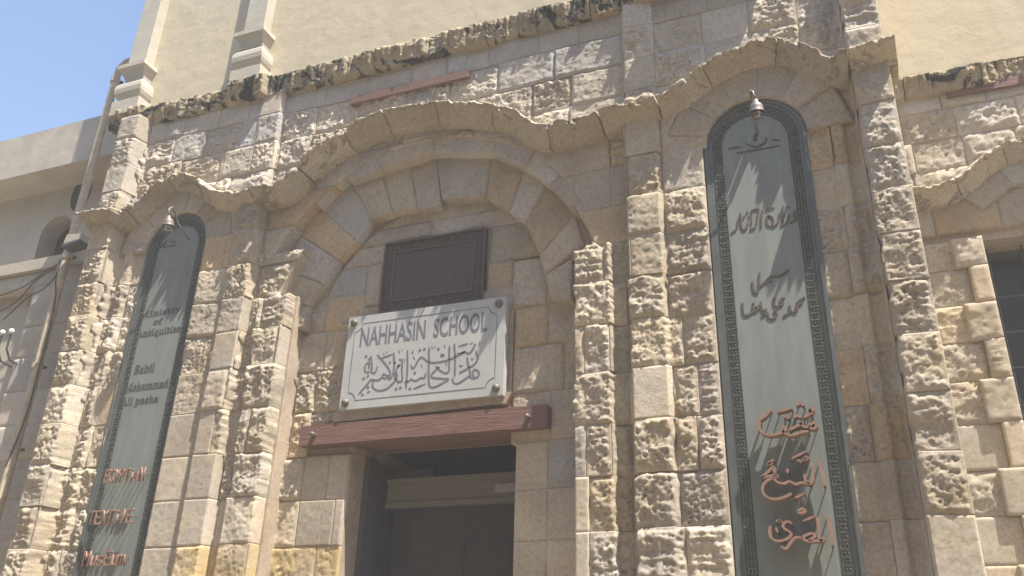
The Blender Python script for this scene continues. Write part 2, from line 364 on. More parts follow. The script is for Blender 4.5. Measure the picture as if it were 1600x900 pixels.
# left of the doorway (-5.73 .. -3.86)
L = {0: ([-5.73, -5.2, -4.6, -3.985], ['mb', 'my', 'my']),
     1: ([-5.73, -5.37, -4.95, -4.5, -3.985], ['sc', 'mY', 'mY', 'mY']),
     2: ([-5.73, -5.36, -5.07, -4.66, -4.20, -3.985], ['sc', 'mY', 'mY', 'mY', 'mY']),
     3: ([-5.73, -5.37, -5.06, -4.95, -4.42, -4.07, -3.985], ['sc', 'sc', 'sc', 'mc', 'sk', 'sc']),
     4: ([-5.73, -5.42, -5.09, -4.94, -4.42, -4.17, -3.985], ['sc', 'sc', 'rg', 'rw', 'sk', 'sk']),
     5: ([-5.73, -5.37, -5.19, -4.84, -4.60, -4.42], ['sk', 'sc', 'rg', 'rb', 'ry']),
     6: ([-5.73, -5.37, -5.13, -4.62, -4.40, -4.02], ['my', 'mk', 'rb', 'rb', 'rb']),
     7: ([-5.73, -5.36, -5.1, -4.68, -4.36, -4.02], ['rb', 'sc', 'rb', 'mc', 'mk']),
     8: ([-5.73, -5.36, -5.08, -4.90, -4.40, -4.0], ['mb', 'mg', 'rg', 'rb', 'mo']),
     9: ([-5.73, -5.37, -5.08, -4.52, -4.30], ['mb', 'rb', 'rb', 'ry']),
     10: ([-5.73, -5.36, -5.08, -4.62, -4.3], ['mo', 'rb', 'rg', 'mg']),
     11: ([-5.73, -5.36, -5.08, -4.35], ['mb', 'rb', 'mo'])}
for k, (b, s) in L.items():
    row(k, b, s, ex=ex_an if k >= 8 else None, deep=REC - .04)
# far left pier and far right pier
for k in range(0, 12):
    kk = ['rb', 'rg', 'rw', 'rg', 'rb', 'rg', 'rb', 'rb']
    b = [-7.145, -6.88 + random.uniform(-.03, .03), -6.66 + random.uniform(-.04, .04), mirror(-.07)]
    if k % 3 == 1: b.pop(2)
    row(k, b, ([random.choice(kk) for _ in range(3)] if k != 6 else ['rw', 'rb', 'sy']) if k < 8 else [random.choice(['rb', 'ry', 'rw', 'mb']) for _ in range(3)], ex=ex_n if k >= 10 else None, deep=0)
    b = [-.07, .11 + random.uniform(-.02, .02), .32, .585]
    if k % 3 == 0: b.pop(1)
    if k in (0, 1, 2): sp = ['mk', 'sc', 'sc'] if k > 0 else ['mk', 'sc']
    else: sp = [random.choice(['rk', 'ro', 'mb']), random.choice(['rk', 'rk', 'ro']), random.choice(['rg', 'rb'])]
    if len(b) == 3: sp = [sp[0], sp[-1]]
    row(k, b, sp, ex=ex_n if k >= 10 else None, deep=0)
# courses above the hood moulding
def up_row(k, xs, codes): row(k, xs, codes, ex=lambda x, z: np.minimum(ex_arch(x, z), ex_niche_ring(x, z)), deep=REC - .04)
for k in (12, 13, 14, 15):
    xs = [-7.145]; x = -7.145
    stops = [-6.86, -5.36, -5.08, -1.47, -1.19, .0, .32, .585]
    while stops:
        nxt = xs[-1] + random.uniform(.34, .56)
        if nxt > stops[0] - .16: nxt = stops.pop(0)
        xs.append(nxt)
    cs = [random.choice(['mt', 'mt', 'mg', 'sg' if k == 15 else 'rg']) if k >= 14 else random.choice(['rw', 'rg', 'rw', 'rb', 'mg']) for _ in xs]
    if k == 14: cs = [random.choice(['rg', 'rw', 'mt']) for _ in xs]
    up_row(k, xs, cs)
# stones framing the plaque and sign inside the arch
T = [([(-4.456, 3.644), (-4.108, 3.644), (-4.108, 4.206), (-4.497, 4.206)], 'rg'),
     ([(-2.555, 4.564), (-2.228, 4.564), (-2.248, 4.973), (-2.555, 4.973)], 'mk'), ([(-2.800, 4.625), (-2.555, 4.625), (-2.555, 4.993), (-2.800, 4.993)], 'mo'),
     ([(-2.780, 4.993), (-2.146, 4.993), (-2.146, 5.351), (-2.780, 5.351)], 'mk'), ([(-4.497, 4.564), (-3.833, 4.564), (-3.833, 4.727), (-4.497, 4.727)], 'mk'),
     ([(-4.497, 4.727), (-4.016, 4.727), (-4.016, 5.157), (-4.497, 5.157)], 'mt'), ([(-4.016, 4.727), (-3.833, 4.727), (-3.833, 5.157), (-4.016, 5.157)], 'mb'),
     ([(-4.497, 5.157), (-3.833, 5.157), (-3.833, 5.351), (-4.497, 5.351)], 'mc'),
     ([(-4.292, 5.351), (-3.373, 5.351), (-3.373, 5.524), (-4.292, 5.524)], 'mk'), ([(-3.373, 5.351), (-2.351, 5.351), (-2.351, 5.524), (-3.373, 5.524)], 'mc'),
     ([(-4.088, 5.524), (-2.657, 5.524), (-2.657, 5.708), (-4.088, 5.708)], 'mk')]
for q, c in T: stone(q, c[0], c[1], base=REC - .02, ex=ex_tymp if q[0][1] > 4.5 else None, deep=-.28, parent=FAC)
# behind the sign
wallbox(-4.18, -2.53, 3.62, 4.72, REC - .01, .1)
# voussoirs, outlined as they stand in the arch (two rings)
def zq(*pts): return [(430 + x / 3.2, 180 + y / 3.2) for x, y in pts]
VO = [(zq((40, 770), (235, 842), (312, 724), (125, 602)), 'mt'), (zq((125, 600), (312, 722), (410, 632), (214, 456)), 'mo'),
      (zq((214, 456), (410, 632), (482, 505), (345, 285)), 'mt', ), (zq((345, 285), (482, 515), (588, 488), (530, 272)), 'mk'),
      (zq((530, 272), (588, 486), (708, 466), (668, 226)), 'mb'), (zq((668, 226), (708, 468), (826, 462), (804, 186)), 'mk'),
      (zq((804, 188), (832, 420), (1052, 415), (1084, 190)), 'mg'), (zq((1084, 190), (1052, 412), (1172, 484), (1248, 265)), 'mo'),
      (zq((1248, 265), (1172, 484), (1250, 540), (1362, 350)), 'mt'), (zq((1362, 350), (1250, 540), (1322, 700), (1500, 490)), 'mo'),
      (zq((1500, 490), (1322, 700), (1345, 800), (1545, 650)), 'mk'),
      (zq((-60, 905), (160, 955), (235, 842), (40, 770)), 'mb'),
      (zq((180, 400), (214, 456), (345, 285), (330, 268)), 'mt'),
      (zq((330, 268), (372, 332), (528, 270), (498, 182)), 'mt'), (zq((498, 182), (528, 270), (798, 182), (792, 92)), 'mg'),
      (zq((792, 84), (798, 184), (1086, 188), (1114, 94)), 'mt'), (zq((1114, 94), (1086, 188), (1248, 262), (1316, 152)), 'mt'),
      (zq((1316, 152), (1248, 262), (1366, 350), (1472, 262)), 'mt'), (zq((1472, 262), (1366, 350), (1500, 490), (1590, 430)), 'mk'),
      (zq((-95, 1040), (150, 1075), (160, 955), (-60, 905)), 'mk'), (zq((1385, 930), (1490, 930), (1480, 715), (1345, 800)), 'mb')]
for k, (q, c) in enumerate(VO):
    vo = -.13 if k < 12 or k > 18 else -.02
    stone([P(*p_, vo) for p_ in q], c[0], c[1], base=vo, parent=FAC, name='voussoir', joint=.002)
# small niche voussoirs
for sgn in (1, -1):
    cx = NICHE[0] if sgn == 1 else mirror(NICHE[0])
    an = [0, 30, 56, 84, 112, 140, 166, 180]
    for i in range(len(an) - 1):
        a0, a1 = math.radians(an[i]), math.radians(an[i + 1]); r0, r1 = .385, .72
        nA = 1
        q = [(cx + r0 * math.cos(a1), 5.575 + r0 * math.sin(a1)), (cx + r0 * math.cos(a0), 5.575 + r0 * math.sin(a0)), (cx + r1 * math.cos(a0), 5.575 + r1 * math.sin(a0)), (cx + r1 * math.cos(a1), 5.575 + r1 * math.sin(a1))]
        stone(q, 'm', random.choice('kokb'), base=.07, parent=FAC, name='voussoir', back=-.2,
              ex=lambda x, z, cx=cx: np.hypot(x - cx, z - 5.575) - .385, deep=-.15)

# ------------------------------------------------------------------ hood moulding and cornices: swept eroded profiles
def sweep(path, prof, name, mat, parent, closed_ends=True, rough=.02, seed=0, step=.02, lip_from=None, nrm_up=None):
    """path: (x, z) points of the lip line; prof: (down, out) pairs from wall-top over lip to wall-bottom, offset along the path normal"""
    pts = [Vector((x, z)) for x, z in path]
    # resample
    Ls = [0]
    for a, b in zip(pts, pts[1:]): Ls.append(Ls[-1] + (b - a).length)
    n = max(3, int(Ls[-1] / step)); t = np.linspace(0, Ls[-1], n)
    x = np.interp(t, Ls, [p.x for p in pts]); z = np.interp(t, Ls, [p.y for p in pts])
    return x, z, t
def smooth_path(pts, it=2):
    for _ in range(it):
        q = [pts[0]]
        for a, b in zip(pts, pts[1:]): q += [(a[0] * .75 + b[0] * .25, a[1] * .75 + b[1] * .25), (a[0] * .25 + b[0] * .75, a[1] * .25 + b[1] * .75)]
        q.append(pts[-1]); pts = q
    return pts
def moulding(path, prof, mat, name, parent, bk=-.06, nseg_len=.55, amp=.02, seed=3, lip_i=(1, 2), zoff=0.0, base_y=0.0, res=(), step=.011, skirt=True, nbias=1.0, gap=.006):
    P0 = np.array(smooth_path(path)); Ls = np.concatenate([[0], np.cumsum(np.hypot(*np.diff(P0, axis=0).T))]); tot = Ls[-1]
    cuts = [0]; rr = random.Random(seed)
    while cuts[-1] < tot - nseg_len * .6: cuts.append(min(tot, cuts[-1] + nseg_len * rr.uniform(.75, 1.25)))
    if cuts[-1] < tot: cuts[-1] = tot
    pr = np.array(prof, float); pl = np.concatenate([[0], np.cumsum(np.hypot(*np.diff(pr, axis=0).T))])
    m_ = max(8, int(pl[-1] / step)); ps = np.linspace(0, pl[-1], m_); pd = np.interp(ps, pl, pr[:, 0]); po = np.interp(ps, pl, pr[:, 1])
    lipw = np.exp(-((po - pr[:, 1].max()) / .05) ** 2)
    for a, b in zip(cuts, cuts[1:]):
        n = max(4, int((b - a) / step)); t = np.concatenate([[a + .0], np.linspace(a + gap, b - gap, n), [b - .0]])
        x = np.interp(t, Ls, P0[:, 0]); z = np.interp(t, Ls, P0[:, 1])
        e = .06
        tx = np.interp(t + e, Ls, P0[:, 0]) - np.interp(t - e, Ls, P0[:, 0]); tz = np.interp(t + e, Ls, P0[:, 1]) - np.interp(t - e, Ls, P0[:, 1])
        l = np.hypot(tx, tz); nx, nz_ = tz / l * nbias, -tx / l
        X = x[:, None] + nx[:, None] * pd[None]; Z = z[:, None] + nz_[:, None] * pd[None]; O = np.repeat(po[None], len(t), 0)
        q = np.stack([X.ravel() * 1.0, O.ravel(), Z.ravel()], 1)
        n0 = noise(q * 4, seed).reshape(X.shape); n1 = noise(q * 11, seed + 1).reshape(X.shape); n2 = noise(q * 27, seed + 2).reshape(X.shape)
        nl = noise(np.stack([t * 9, t * 0 + .3, t * 0], 1), seed + 5)[:, None]; nl2 = noise(np.stack([t * 24, t * 0 + .3, t * 0], 1), seed + 6)[:, None]; nl3 = noise(np.stack([t * 2.3, t * 0 + .3, t * 0], 1), seed + 7)[:, None]; nl4 = noise(np.stack([t * 52, t * 0 + .3, t * 0], 1), seed + 8)[:, None]; n3 = noise(q * 55, seed + 3).reshape(X.shape)
        O2 = O + base_y + (n0 * .45 + n1 * .45 + n2 * .35 + n3 * .25) * amp - lipw[None] * amp * (1.5 * (nl > .28) + 1.2 * np.clip(nl2 - .05, 0, 2) + 1.0 * np.clip(nl4, 0, 1) + 1.0 * np.clip(nl3, 0, 1))
        Z = Z + lipw[None] * amp * .7 * (.6 * nl + nl2 * .8 + nl4 * .7)
        for pc_ in res: O2 = O2 + (.085 if name == 'cornice_stone' else .11) * (1 - smooth((np.abs(X - pc_) - .22) / .02)) * (po > 0)[None]
        O2[:, 0] = bk; O2[:, -1] = bk
        O2[0, :] = bk; O2[-1, :] = bk
        me = grid_mesh(name, X, -O2, Z)
        link(name, me, mat, parent, smoothed=True)
o_ = .265
hood = [P(x, y, o_) for x, y in ((132, 338), (155, 333), (188, 330), (212, 306), (240, 280), (270, 266), (300, 270), (325, 292), (345, 298), (385, 290), (428, 286), (455, 262), (490, 222), (530, 198), (572, 178), (625, 163), (680, 156), (740, 156), (795, 162), (820, 180), (845, 192), (900, 180), (955, 160), (1020, 148), (1055, 130), (1085, 104), (1120, 82), (1165, 62), (1210, 55), (1255, 62), (1295, 84), (1318, 92), (1345, 80), (1398, 66))]
HP = [(-.02, -.05), (-.012, .16), (0, .25), (.016, .28), (.03, .262), (.045, .215), (.065, .17), (.095, .13), (.125, .10), (.14, .075), (.15, -.05)]
moulding(hood, HP, 'h', 'hood_moulding', FAC, -.06, .55, .028, 11, res=(.47, mirror(.47)))
# return of the hood moulding at the right corner
# top cornice under the plaster wall
zc = P(500, 97, .12)[1]
PIL = (-7.18, -5.53, mirror(-5.53), mirror(-7.18))
CP = [(-.03, -.05), (-.02, .05), (0, .12), (.03, .135), (.07, .125), (.12, .10), (.19, .08), (.225, .065), (.235, -.05)]
moulding([(-7.40, zc), (-3.3, zc), (.62, zc)], CP, 'n', 'cornice_stone', FAC, -.06, .62, .030, 23, res=PIL)

# red timber strip let into the upper courses
x0, z0 = P(547, 163, .04); x1, z1 = P(733, 108, .04)
MB().box(x0, x1, -.045, .05, z0, z0 + .085).obj('wooden_strip', 'red', FAC)

# plaster upper wall and its pilasters
MB().box(-7.33, .6, .0, .5, zc - .02, 13.3).obj('plaster_wall', 'plaster', FAC)
def pilaster(xc, parent=FAC):
    z = zc + .0
    sc_ = 1.18
    MB().box(xc - .20, xc + .06, -.13, .05, z + .66, 13.25).obj('pilaster_shaft', 'pil', parent)
    prof = [(-.06, .20), (.10, .20), (.115, .165), (.135, .15), (.16, .175), (.20, .195), (.25, .20), (.30, .19), (.335, .16), (.345, .13), (.37, .12), (.41, .13), (.47, .165), (.50, .195), (.505, .205), (.55, .205), (.565, .185), (.60, .10)]
    mb = MB(); n = len(prof); v = []
    for dz, o in prof:
        hw = .10 + (o - .08) * .8
        sh_ = -.07 * max(0, dz) / .6; v += [(xc + a - sh_ * 0 + sh_ , b, z + dz * sc_) for a, b in ((-hw, .05), (-hw, -o), (hw, -o), (hw, .05))]
    f = []
    for i in range(n - 1):
        for j in range(3): f.append((i * 4 + j, i * 4 + j + 1, (i + 1) * 4 + j + 1, (i + 1) * 4 + j))
    f += [(0, 3, 2, 1), ((n - 1) * 4, (n - 1) * 4 + 1, (n - 1) * 4 + 2, (n - 1) * 4 + 3)]
    mb.add(v, f).obj('pilaster_base', 'pil', parent)
for xc in PIL: pilaster(xc)
# unseen slab added out of view to shade the courses below it
MB().box(-.95, -.08, -.36, .05, zc + .02, zc + .16).obj('shading_slab', 'pil', FAC)

# doorway ------------------------------------------------------------
dp = MB()
dx0, dx1, dz1 = -3.985, -2.475, 3.46
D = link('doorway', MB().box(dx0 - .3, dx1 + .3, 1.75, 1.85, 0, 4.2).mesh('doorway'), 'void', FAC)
MB().box(dx0 - .12, dx0 - .0, .26, 1.75, 0, 4.0).obj('door_jamb', 'c', FAC)
MB().box(dx1 + .0, dx1 + .12, .26, 1.75, 0, 4.0).obj('door_jamb', 'c', FAC)
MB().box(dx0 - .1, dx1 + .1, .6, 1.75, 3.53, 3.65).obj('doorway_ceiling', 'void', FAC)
tr = MB().box(dx0 + .20, dx1, .55, .60, 2.98, 3.22).obj('transom', 'trans', FAC)
MB().box(dx0 + .20, dx1, .53, .55, 2.98, 3.02).obj('rail', 'trans', tr); MB().box(dx0 + .20, dx1, .53, .55, 3.18, 3.22).obj('rail', 'trans', tr)
MB().box(-2.78, -2.52, .535, .55, 3.06, 3.13).obj('label_plate', 'tag', tr)
lf = MB().box(dx0 + .005, dx0 + .055, .46, 1.25, 0, 3.40).obj('door_leaf', 'leaf', FAC)
MB().box(dx0 + .055, dx0 + .42, .95, 1.0, 0, 3.4).obj('door_leaf', 'leaf', FAC)
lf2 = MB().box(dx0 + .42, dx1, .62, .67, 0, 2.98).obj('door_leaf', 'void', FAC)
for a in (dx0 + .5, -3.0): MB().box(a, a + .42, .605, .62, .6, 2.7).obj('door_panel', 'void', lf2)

# lintel beam and lining -------------------------------------------
BO = REC + .09
bl, bz = P(466, 697, BO); br, bt = P(855, 632, BO)
zb0 = P(640, 683, BO)[1]; zb1 = P(640, 651, BO)[1]
beam = MB().box(bl, br, -BO, .34, zb0, zb1).obj('timber_lintel', 'red', FAC)
MB().box(dx0 - .04, dx1 + .03, .34, .6, zb0 + .02, zb1 - .02).obj('timber_lintel', 'red', FAC)
for px, py in ((487, 678), (823, 650)):
    x, z = P(px, py, BO + .04)
    MB().lathe([(0, .05), (.018, .047), (.022, .035), (.022, -.0)], (x, -BO - .005, z), (0, -1, 0), 10).obj('bolt', 'bronze', beam, True)
MB().prism([P(520, 660, REC + .05), P(790, 630, REC + .05), P(800, 612, REC + .05), P(520, 645, REC + .05)][::-1], -REC - .05, -REC + .03).obj('mortar_ledge', 'm', FAC)

# ------------------------------------------------------------------ plaque over the sign
PQ = REC + .02
pc = [P(600, 385, PQ), P(757, 350, PQ), P(755, 466, PQ), P(592, 490, PQ)]
px0 = (pc[0][0] + pc[3][0]) / 2; px1 = (pc[1][0] + pc[2][0]) / 2; pz1 = (pc[0][1] + pc[1][1]) / 2; pz0 = (pc[2][1] + pc[3][1]) / 2
PL = thing('carved_plaque', 'dark brown carved inscription panel above the marble school sign', 'plaque', ((px0 + px1) / 2, -PQ, pz0))
MB().box(px0, px1, -PQ + .02, -PQ + .1, pz0 - .05, pz1).obj('slab', 'plaque', PL)
fr = MB()
w_ = .10
for k, o in ((0, PQ), (w_, PQ - .008)):
    a, b, c, d = px0 + k, px1 - k, pz0 + k, pz1 - k; q = .014
    fr.box(a, b, -o, -PQ + .021, d - q, d); fr.box(a, b, -o, -PQ + .021, c, c + q); fr.box(a, a + q, -o, -PQ + .021, c + q, d - q); fr.box(b - q, b, -o, -PQ + .021, c + q, d - q)
fr.obj('rim', 'plaque2', PL)
bd = MB(); rr = random.Random(4)
def leafy(mb, x, z, r, o):
    for k in range(6):
        a = k * math.pi / 3; mb.tube([(x, -o, z), (x + r * math.cos(a), -o - .004, z + r * math.sin(a)), (x + r * 1.1 * math.cos(a + .4), -o, z + r * 1.1 * math.sin(a + .4))], r * .16, 4)
n = int((px1 - px0) / .085)
for i in range(n):
    x = px0 + .055 + i * (px1 - px0 - .11) / (n - 1); leafy(bd, x, pz1 - .056, .028, PQ - .018); leafy(bd, x, pz0 + .056, .028, PQ - .018)
n = int((pz1 - pz0) / .085)
for i in range(1, n - 1):
    z = pz0 + .055 + i * (pz1 - pz0 - .11) / (n - 1); leafy(bd, px0 + .056, z, .028, PQ - .018); leafy(bd, px1 - .056, z, .028, PQ - .018)
for sgs in ([(.15, .5), (.3, .42), (.45, .5), (.6, .56), (.8, .5)], [(.2, .7), (.3, .62), (.36, .72), (.5, .66)], [(.55, .78), (.56, .6), (.7, .62), (.82, .7)], [(.2, .32), (.4, .26), (.5, .34), (.62, .28), (.8, .36)], [(.3, .5), (.32, .36)], [(.7, .48), (.72, .34)], [(.45, .8), (.46, .62)]):
    q = smooth_path([(px0 + .12 + u * (px1 - px0 - .24), pz0 + .1 + w2 * (pz1 - pz0 - .2)) for u, w2 in sgs], 2); bd.tube([(a, -PQ + .0195, b) for a, b in q], .0045, 4)
o = bd.obj('border_carving', 'plaque2', PL); o['kind'] = 'stuff'

# ------------------------------------------------------------------ pen strokes for the Arabic lettering
def pen(mb, pts, out, th, w=.014, wmin=.35, it=2):
    """calligraphic ribbon along (x, z) points: width follows the direction of a slanted nib"""
    p = np.array(smooth_path(pts, it)) if len(pts) > 2 else np.array([pts[0], ((pts[0][0] + pts[1][0]) / 2, (pts[0][1] + pts[1][1]) / 2), pts[1]])
    n = len(p); L_ = []; R_ = []
    for i in range(n):
        a = p[max(0, i - 1)]; b = p[min(n - 1, i + 1)]; d = b - a; l = np.hypot(*d)
        if l < 1e-6: d = np.array([1., 0]); l = 1
        d = d / l; nn = np.array([-d[1], d[0]]); ang = abs(d[0] * .5 + d[1] * .866)  # nib direction
        k = w * (wmin + (1 - wmin) * (.35 + .65 * ang)) * (1 if 0 < i < n - 1 else .45) * .5
        L_.append(p[i] + nn * k); R_.append(p[i] - nn * k)
    v = [(q[0], -out, q[1]) for q in L_] + [(q[0], -out, q[1]) for q in R_] + [(q[0], -out + th, q[1]) for q in L_] + [(q[0], -out + th, q[1]) for q in R_]
    f = []
    for i in range(n - 1):
        f += [(i, i + 1, n + i + 1, n + i), (2 * n + i, 3 * n + i, 3 * n + i + 1, 2 * n + i + 1), (i, 2 * n + i, 2 * n + i + 1, i + 1), (n + i, n + i + 1, 3 * n + i + 1, 3 * n + i)]
    f += [(0, n, 3 * n, 2 * n), (n - 1, 3 * n - 1, 4 * n - 1, 2 * n - 1)]
    mb.add(v, f)
def dot(mb, x, z, r, out, th): mb.prism([(x - r, z), (x, z + r), (x + r, z), (x, z - r)][::-1], -out, -out + th)

# ------------------------------------------------------------------ marble school sign
SO = REC + .095
sc = [P(545, 497, SO), P(787, 463, SO), P(790, 612, SO), P(530, 645, SO)]
sx0 = (sc[0][0] + sc[3][0]) / 2; sx1 = (sc[1][0] + sc[2][0]) / 2; sz1 = (sc[0][1] + sc[1][1]) / 2; sz0 = (sc[2][1] + sc[3][1]) / 2
SG = thing('school_sign', 'white marble NAHHASIN SCHOOL sign with Arabic script, over the red beam', 'sign', ((sx0 + sx1) / 2, -SO, sz0))
MB().box(sx0, sx1, -SO, -SO + .065, sz0, sz1).obj('slab', 'marble', SG)
ln = MB(); i_ = .075; c_ = .075; lw = .007
def seg(a, b, w=lw): pen(ln, [a, b], SO + .002, .004, w, 1)
A, B, Cc, Dd = sx0 + i_, sx1 - i_, sz0 + i_, sz1 - i_
seg((A + c_, Dd), (B - c_, Dd)); seg((A + c_, Cc), (B - c_, Cc)); seg((A, Cc + c_), (A, Dd - c_)); seg((B, Cc + c_), (B, Dd - c_))
for cx, cz, a0 in ((A, Dd, 270), (B, Dd, 180), (B, Cc, 90), (A, Cc, 0)):
    pts = [(cx + c_ * math.cos(math.radians(a0 + 90 * k / 6)), cz + c_ * math.sin(math.radians(a0 + 90 * k / 6))) for k in range(7)]
    pen(ln, pts, SO + .002, .004, lw, 1, 0)
ln.obj('border_line', 'ink', SG)
for cx, cz in ((A - .015, Dd + .015), (B + .015, Dd + .015), (B + .015, Cc - .015), (A - .015, Cc - .015)):
    MB().lathe([(0, .035), (.015, .034), (.028, .026), (.034, .012), (.036, -.005)], (cx, -SO, cz), (0, -1, 0), 14).obj('bolt', 'bronze', SG, True)
sp = lambda *a: [P(520 + x / 5.714, 530 + y / 5.714, SO) for x, y in a]
ar = MB()
for s in ([(1312, 15), (1306, 60)], [(1275, 40), (1245, 105), (1212, 130), (1182, 108), (1150, 128), (1110, 128)], [(1125, 62), (1210, 38)],
          [(1182, 108), (1060, 178), (950, 205), (870, 208), (830, 185), (795, 150), (760, 190), (722, 272), (700, 235)],
          [(1280, 105), (1302, 178), (1262, 230), (1200, 262), (1130, 302)], [(1200, 160), (1212, 240), (1235, 320), (1195, 345), (1130, 392), (1082, 396), (1068, 345)],
          [(1220, 330), (1252, 352), (1300, 335), (1312, 292), (1275, 262), (1246, 290), (1262, 340)],
          [(1086, 40), (1096, 180), (1090, 330)], [(1044, 60), (1040, 200), (1042, 290), (1010, 305), (968, 285), (920, 240)],
          [(955, 245), (890, 300), (872, 340), (960, 350), (1050, 350), (1000, 382), (925, 422), (880, 432), (857, 400), (858, 240), (862, 70)],
          [(832, 300), (822, 352), (785, 340), (765, 362), (728, 372), (700, 350), (690, 372), (640, 385)], [(668, 98), (670, 250), (655, 440)],
          [(622, 175), (618, 300), (628, 375), (590, 378), (560, 360), (556, 300)], [(600, 225), (560, 275), (582, 330), (548, 385), (480, 450), (400, 460), (352, 425), (362, 370)],
          [(546, 115), (552, 240), (538, 330), (500, 360)], [(398, 135), (470, 215), (522, 290), (500, 350)], [(432, 172), (532, 132)],
          [(490, 330), (455, 302), (440, 335), (478, 355), (495, 318)], [(440, 340), (400, 372), (345, 352), (310, 400), (235, 488)],
          [(342, 148), (352, 240), (345, 300), (380, 302), (402, 240)], [(332, 292), (285, 292), (290, 225), (332, 200), (322, 260)], [(722, 442), (830, 396)],
          [(455, 120), (462, 145)], [(480, 122), (492, 108)], [(590, 95), (600, 125)], [(615, 105), (628, 90)], [(715, 95), (722, 128), (704, 120)], [(885, 60), (892, 85)], [(905, 78), (918, 60)],
          [(998, 45), (1006, 75)], [(968, 130), (975, 155), (985, 130), (996, 150)], [(1228, 30), (1240, 45), (1250, 25)], [(595, 170), (606, 195), (612, 165)], [(720, 150), (735, 180)], [(1012, 205), (1020, 235)],
          [(1132, 225), (1142, 245), (1160, 232)], [(1238, 165), (1246, 190), (1258, 168)], [(510, 190), (520, 210), (500, 215)], [(640, 170), (646, 200)], [(575, 395), (590, 385)], [(790, 225), (800, 245)]):
    L0 = abs(s[0][0] - s[-1][0]) + abs(s[0][1] - s[-1][1]); big = len(s) > 3 or L0 > 80
    pen(ar, sp(*s), SO + .0025, .004, (.017 if big else .007), .3)
for x, y in ((780, 97), (820, 86), (300, 152), (328, 176), (278, 348), (315, 327), (315, 428), (320, 470), (266, 495), (568, 442), (606, 432), (556, 212), (585, 240), (945, 85), (735, 300), (690, 440)):
    q = P(520 + x / 5.714, 530 + y / 5.714, SO); dot(ar, q[0], q[1], .014, SO + .0025, .004)
ar.obj('arabic_lettering', 'ink', SG)

def text_mesh(s, height=None, width=None, bold=0.0, ext=.004, res=3):
    c = bpy.data.curves.new('lettering', 'FONT'); c.body = s; c.size = 1; c.extrude = .5; c.resolution_u = res; c.offset = bold
    o = bpy.data.objects.new('lettering', c); COL.objects.link(o); bpy.context.view_layer.update()
    me = bpy.data.meshes.new_from_object(o.evaluated_get(bpy.context.evaluated_depsgraph_get()))
    bpy.data.objects.remove(o); bpy.data.curves.remove(c)
    a = np.empty(len(me.vertices) * 3); me.vertices.foreach_get('co', a); a = a.reshape(-1, 3)
    lo, hi = a.min(0), a.max(0); a[:, :2] -= lo[:2]
    sy = height / (hi[1] - lo[1]) if height else 1; sx = width / (hi[0] - lo[0]) if width else sy
    a[:, 0] *= sx; a[:, 1] *= sy; a[:, 2] = a[:, 2] * ext * 2 * .5
    return me, a
def put_text(s, x, z, out, height, width, name, mat, parent, bold=0, ext=.004, slant=0.0, rise=0.0):
    me, a = text_mesh(s, height, width, bold, ext)
    X = x + a[:, 0] + slant * a[:, 1]; Z = z + a[:, 1] + rise * a[:, 0]; Y = -out - a[:, 2]
    me.vertices.foreach_set('co', np.stack([X, Y, Z], 1).ravel()); me.update(); me.materials.clear()
    return link(name, me, mat, parent)
tx0, tz0 = P(563, 571, SO); tx1, tz1 = P(761, 519, SO)
_, tb = P(563, 543, SO); _, tb2 = P(563, 571, SO)
zb_ = (P(561, 543, SO)[1] + P(760, 517, SO)[1]) / 2
put_text('NAHHASIN', P(562, 540, SO)[0], zb_, SO, .18, P(664, 528, SO)[0] - P(562, 540, SO)[0], 'lettering', 'ink', SG, .012)
put_text('SCHOOL', P(677, 525, SO)[0], zb_, SO, .18, P(761, 517, SO)[0] - P(677, 525, SO)[0], 'lettering', 'ink', SG, .012)

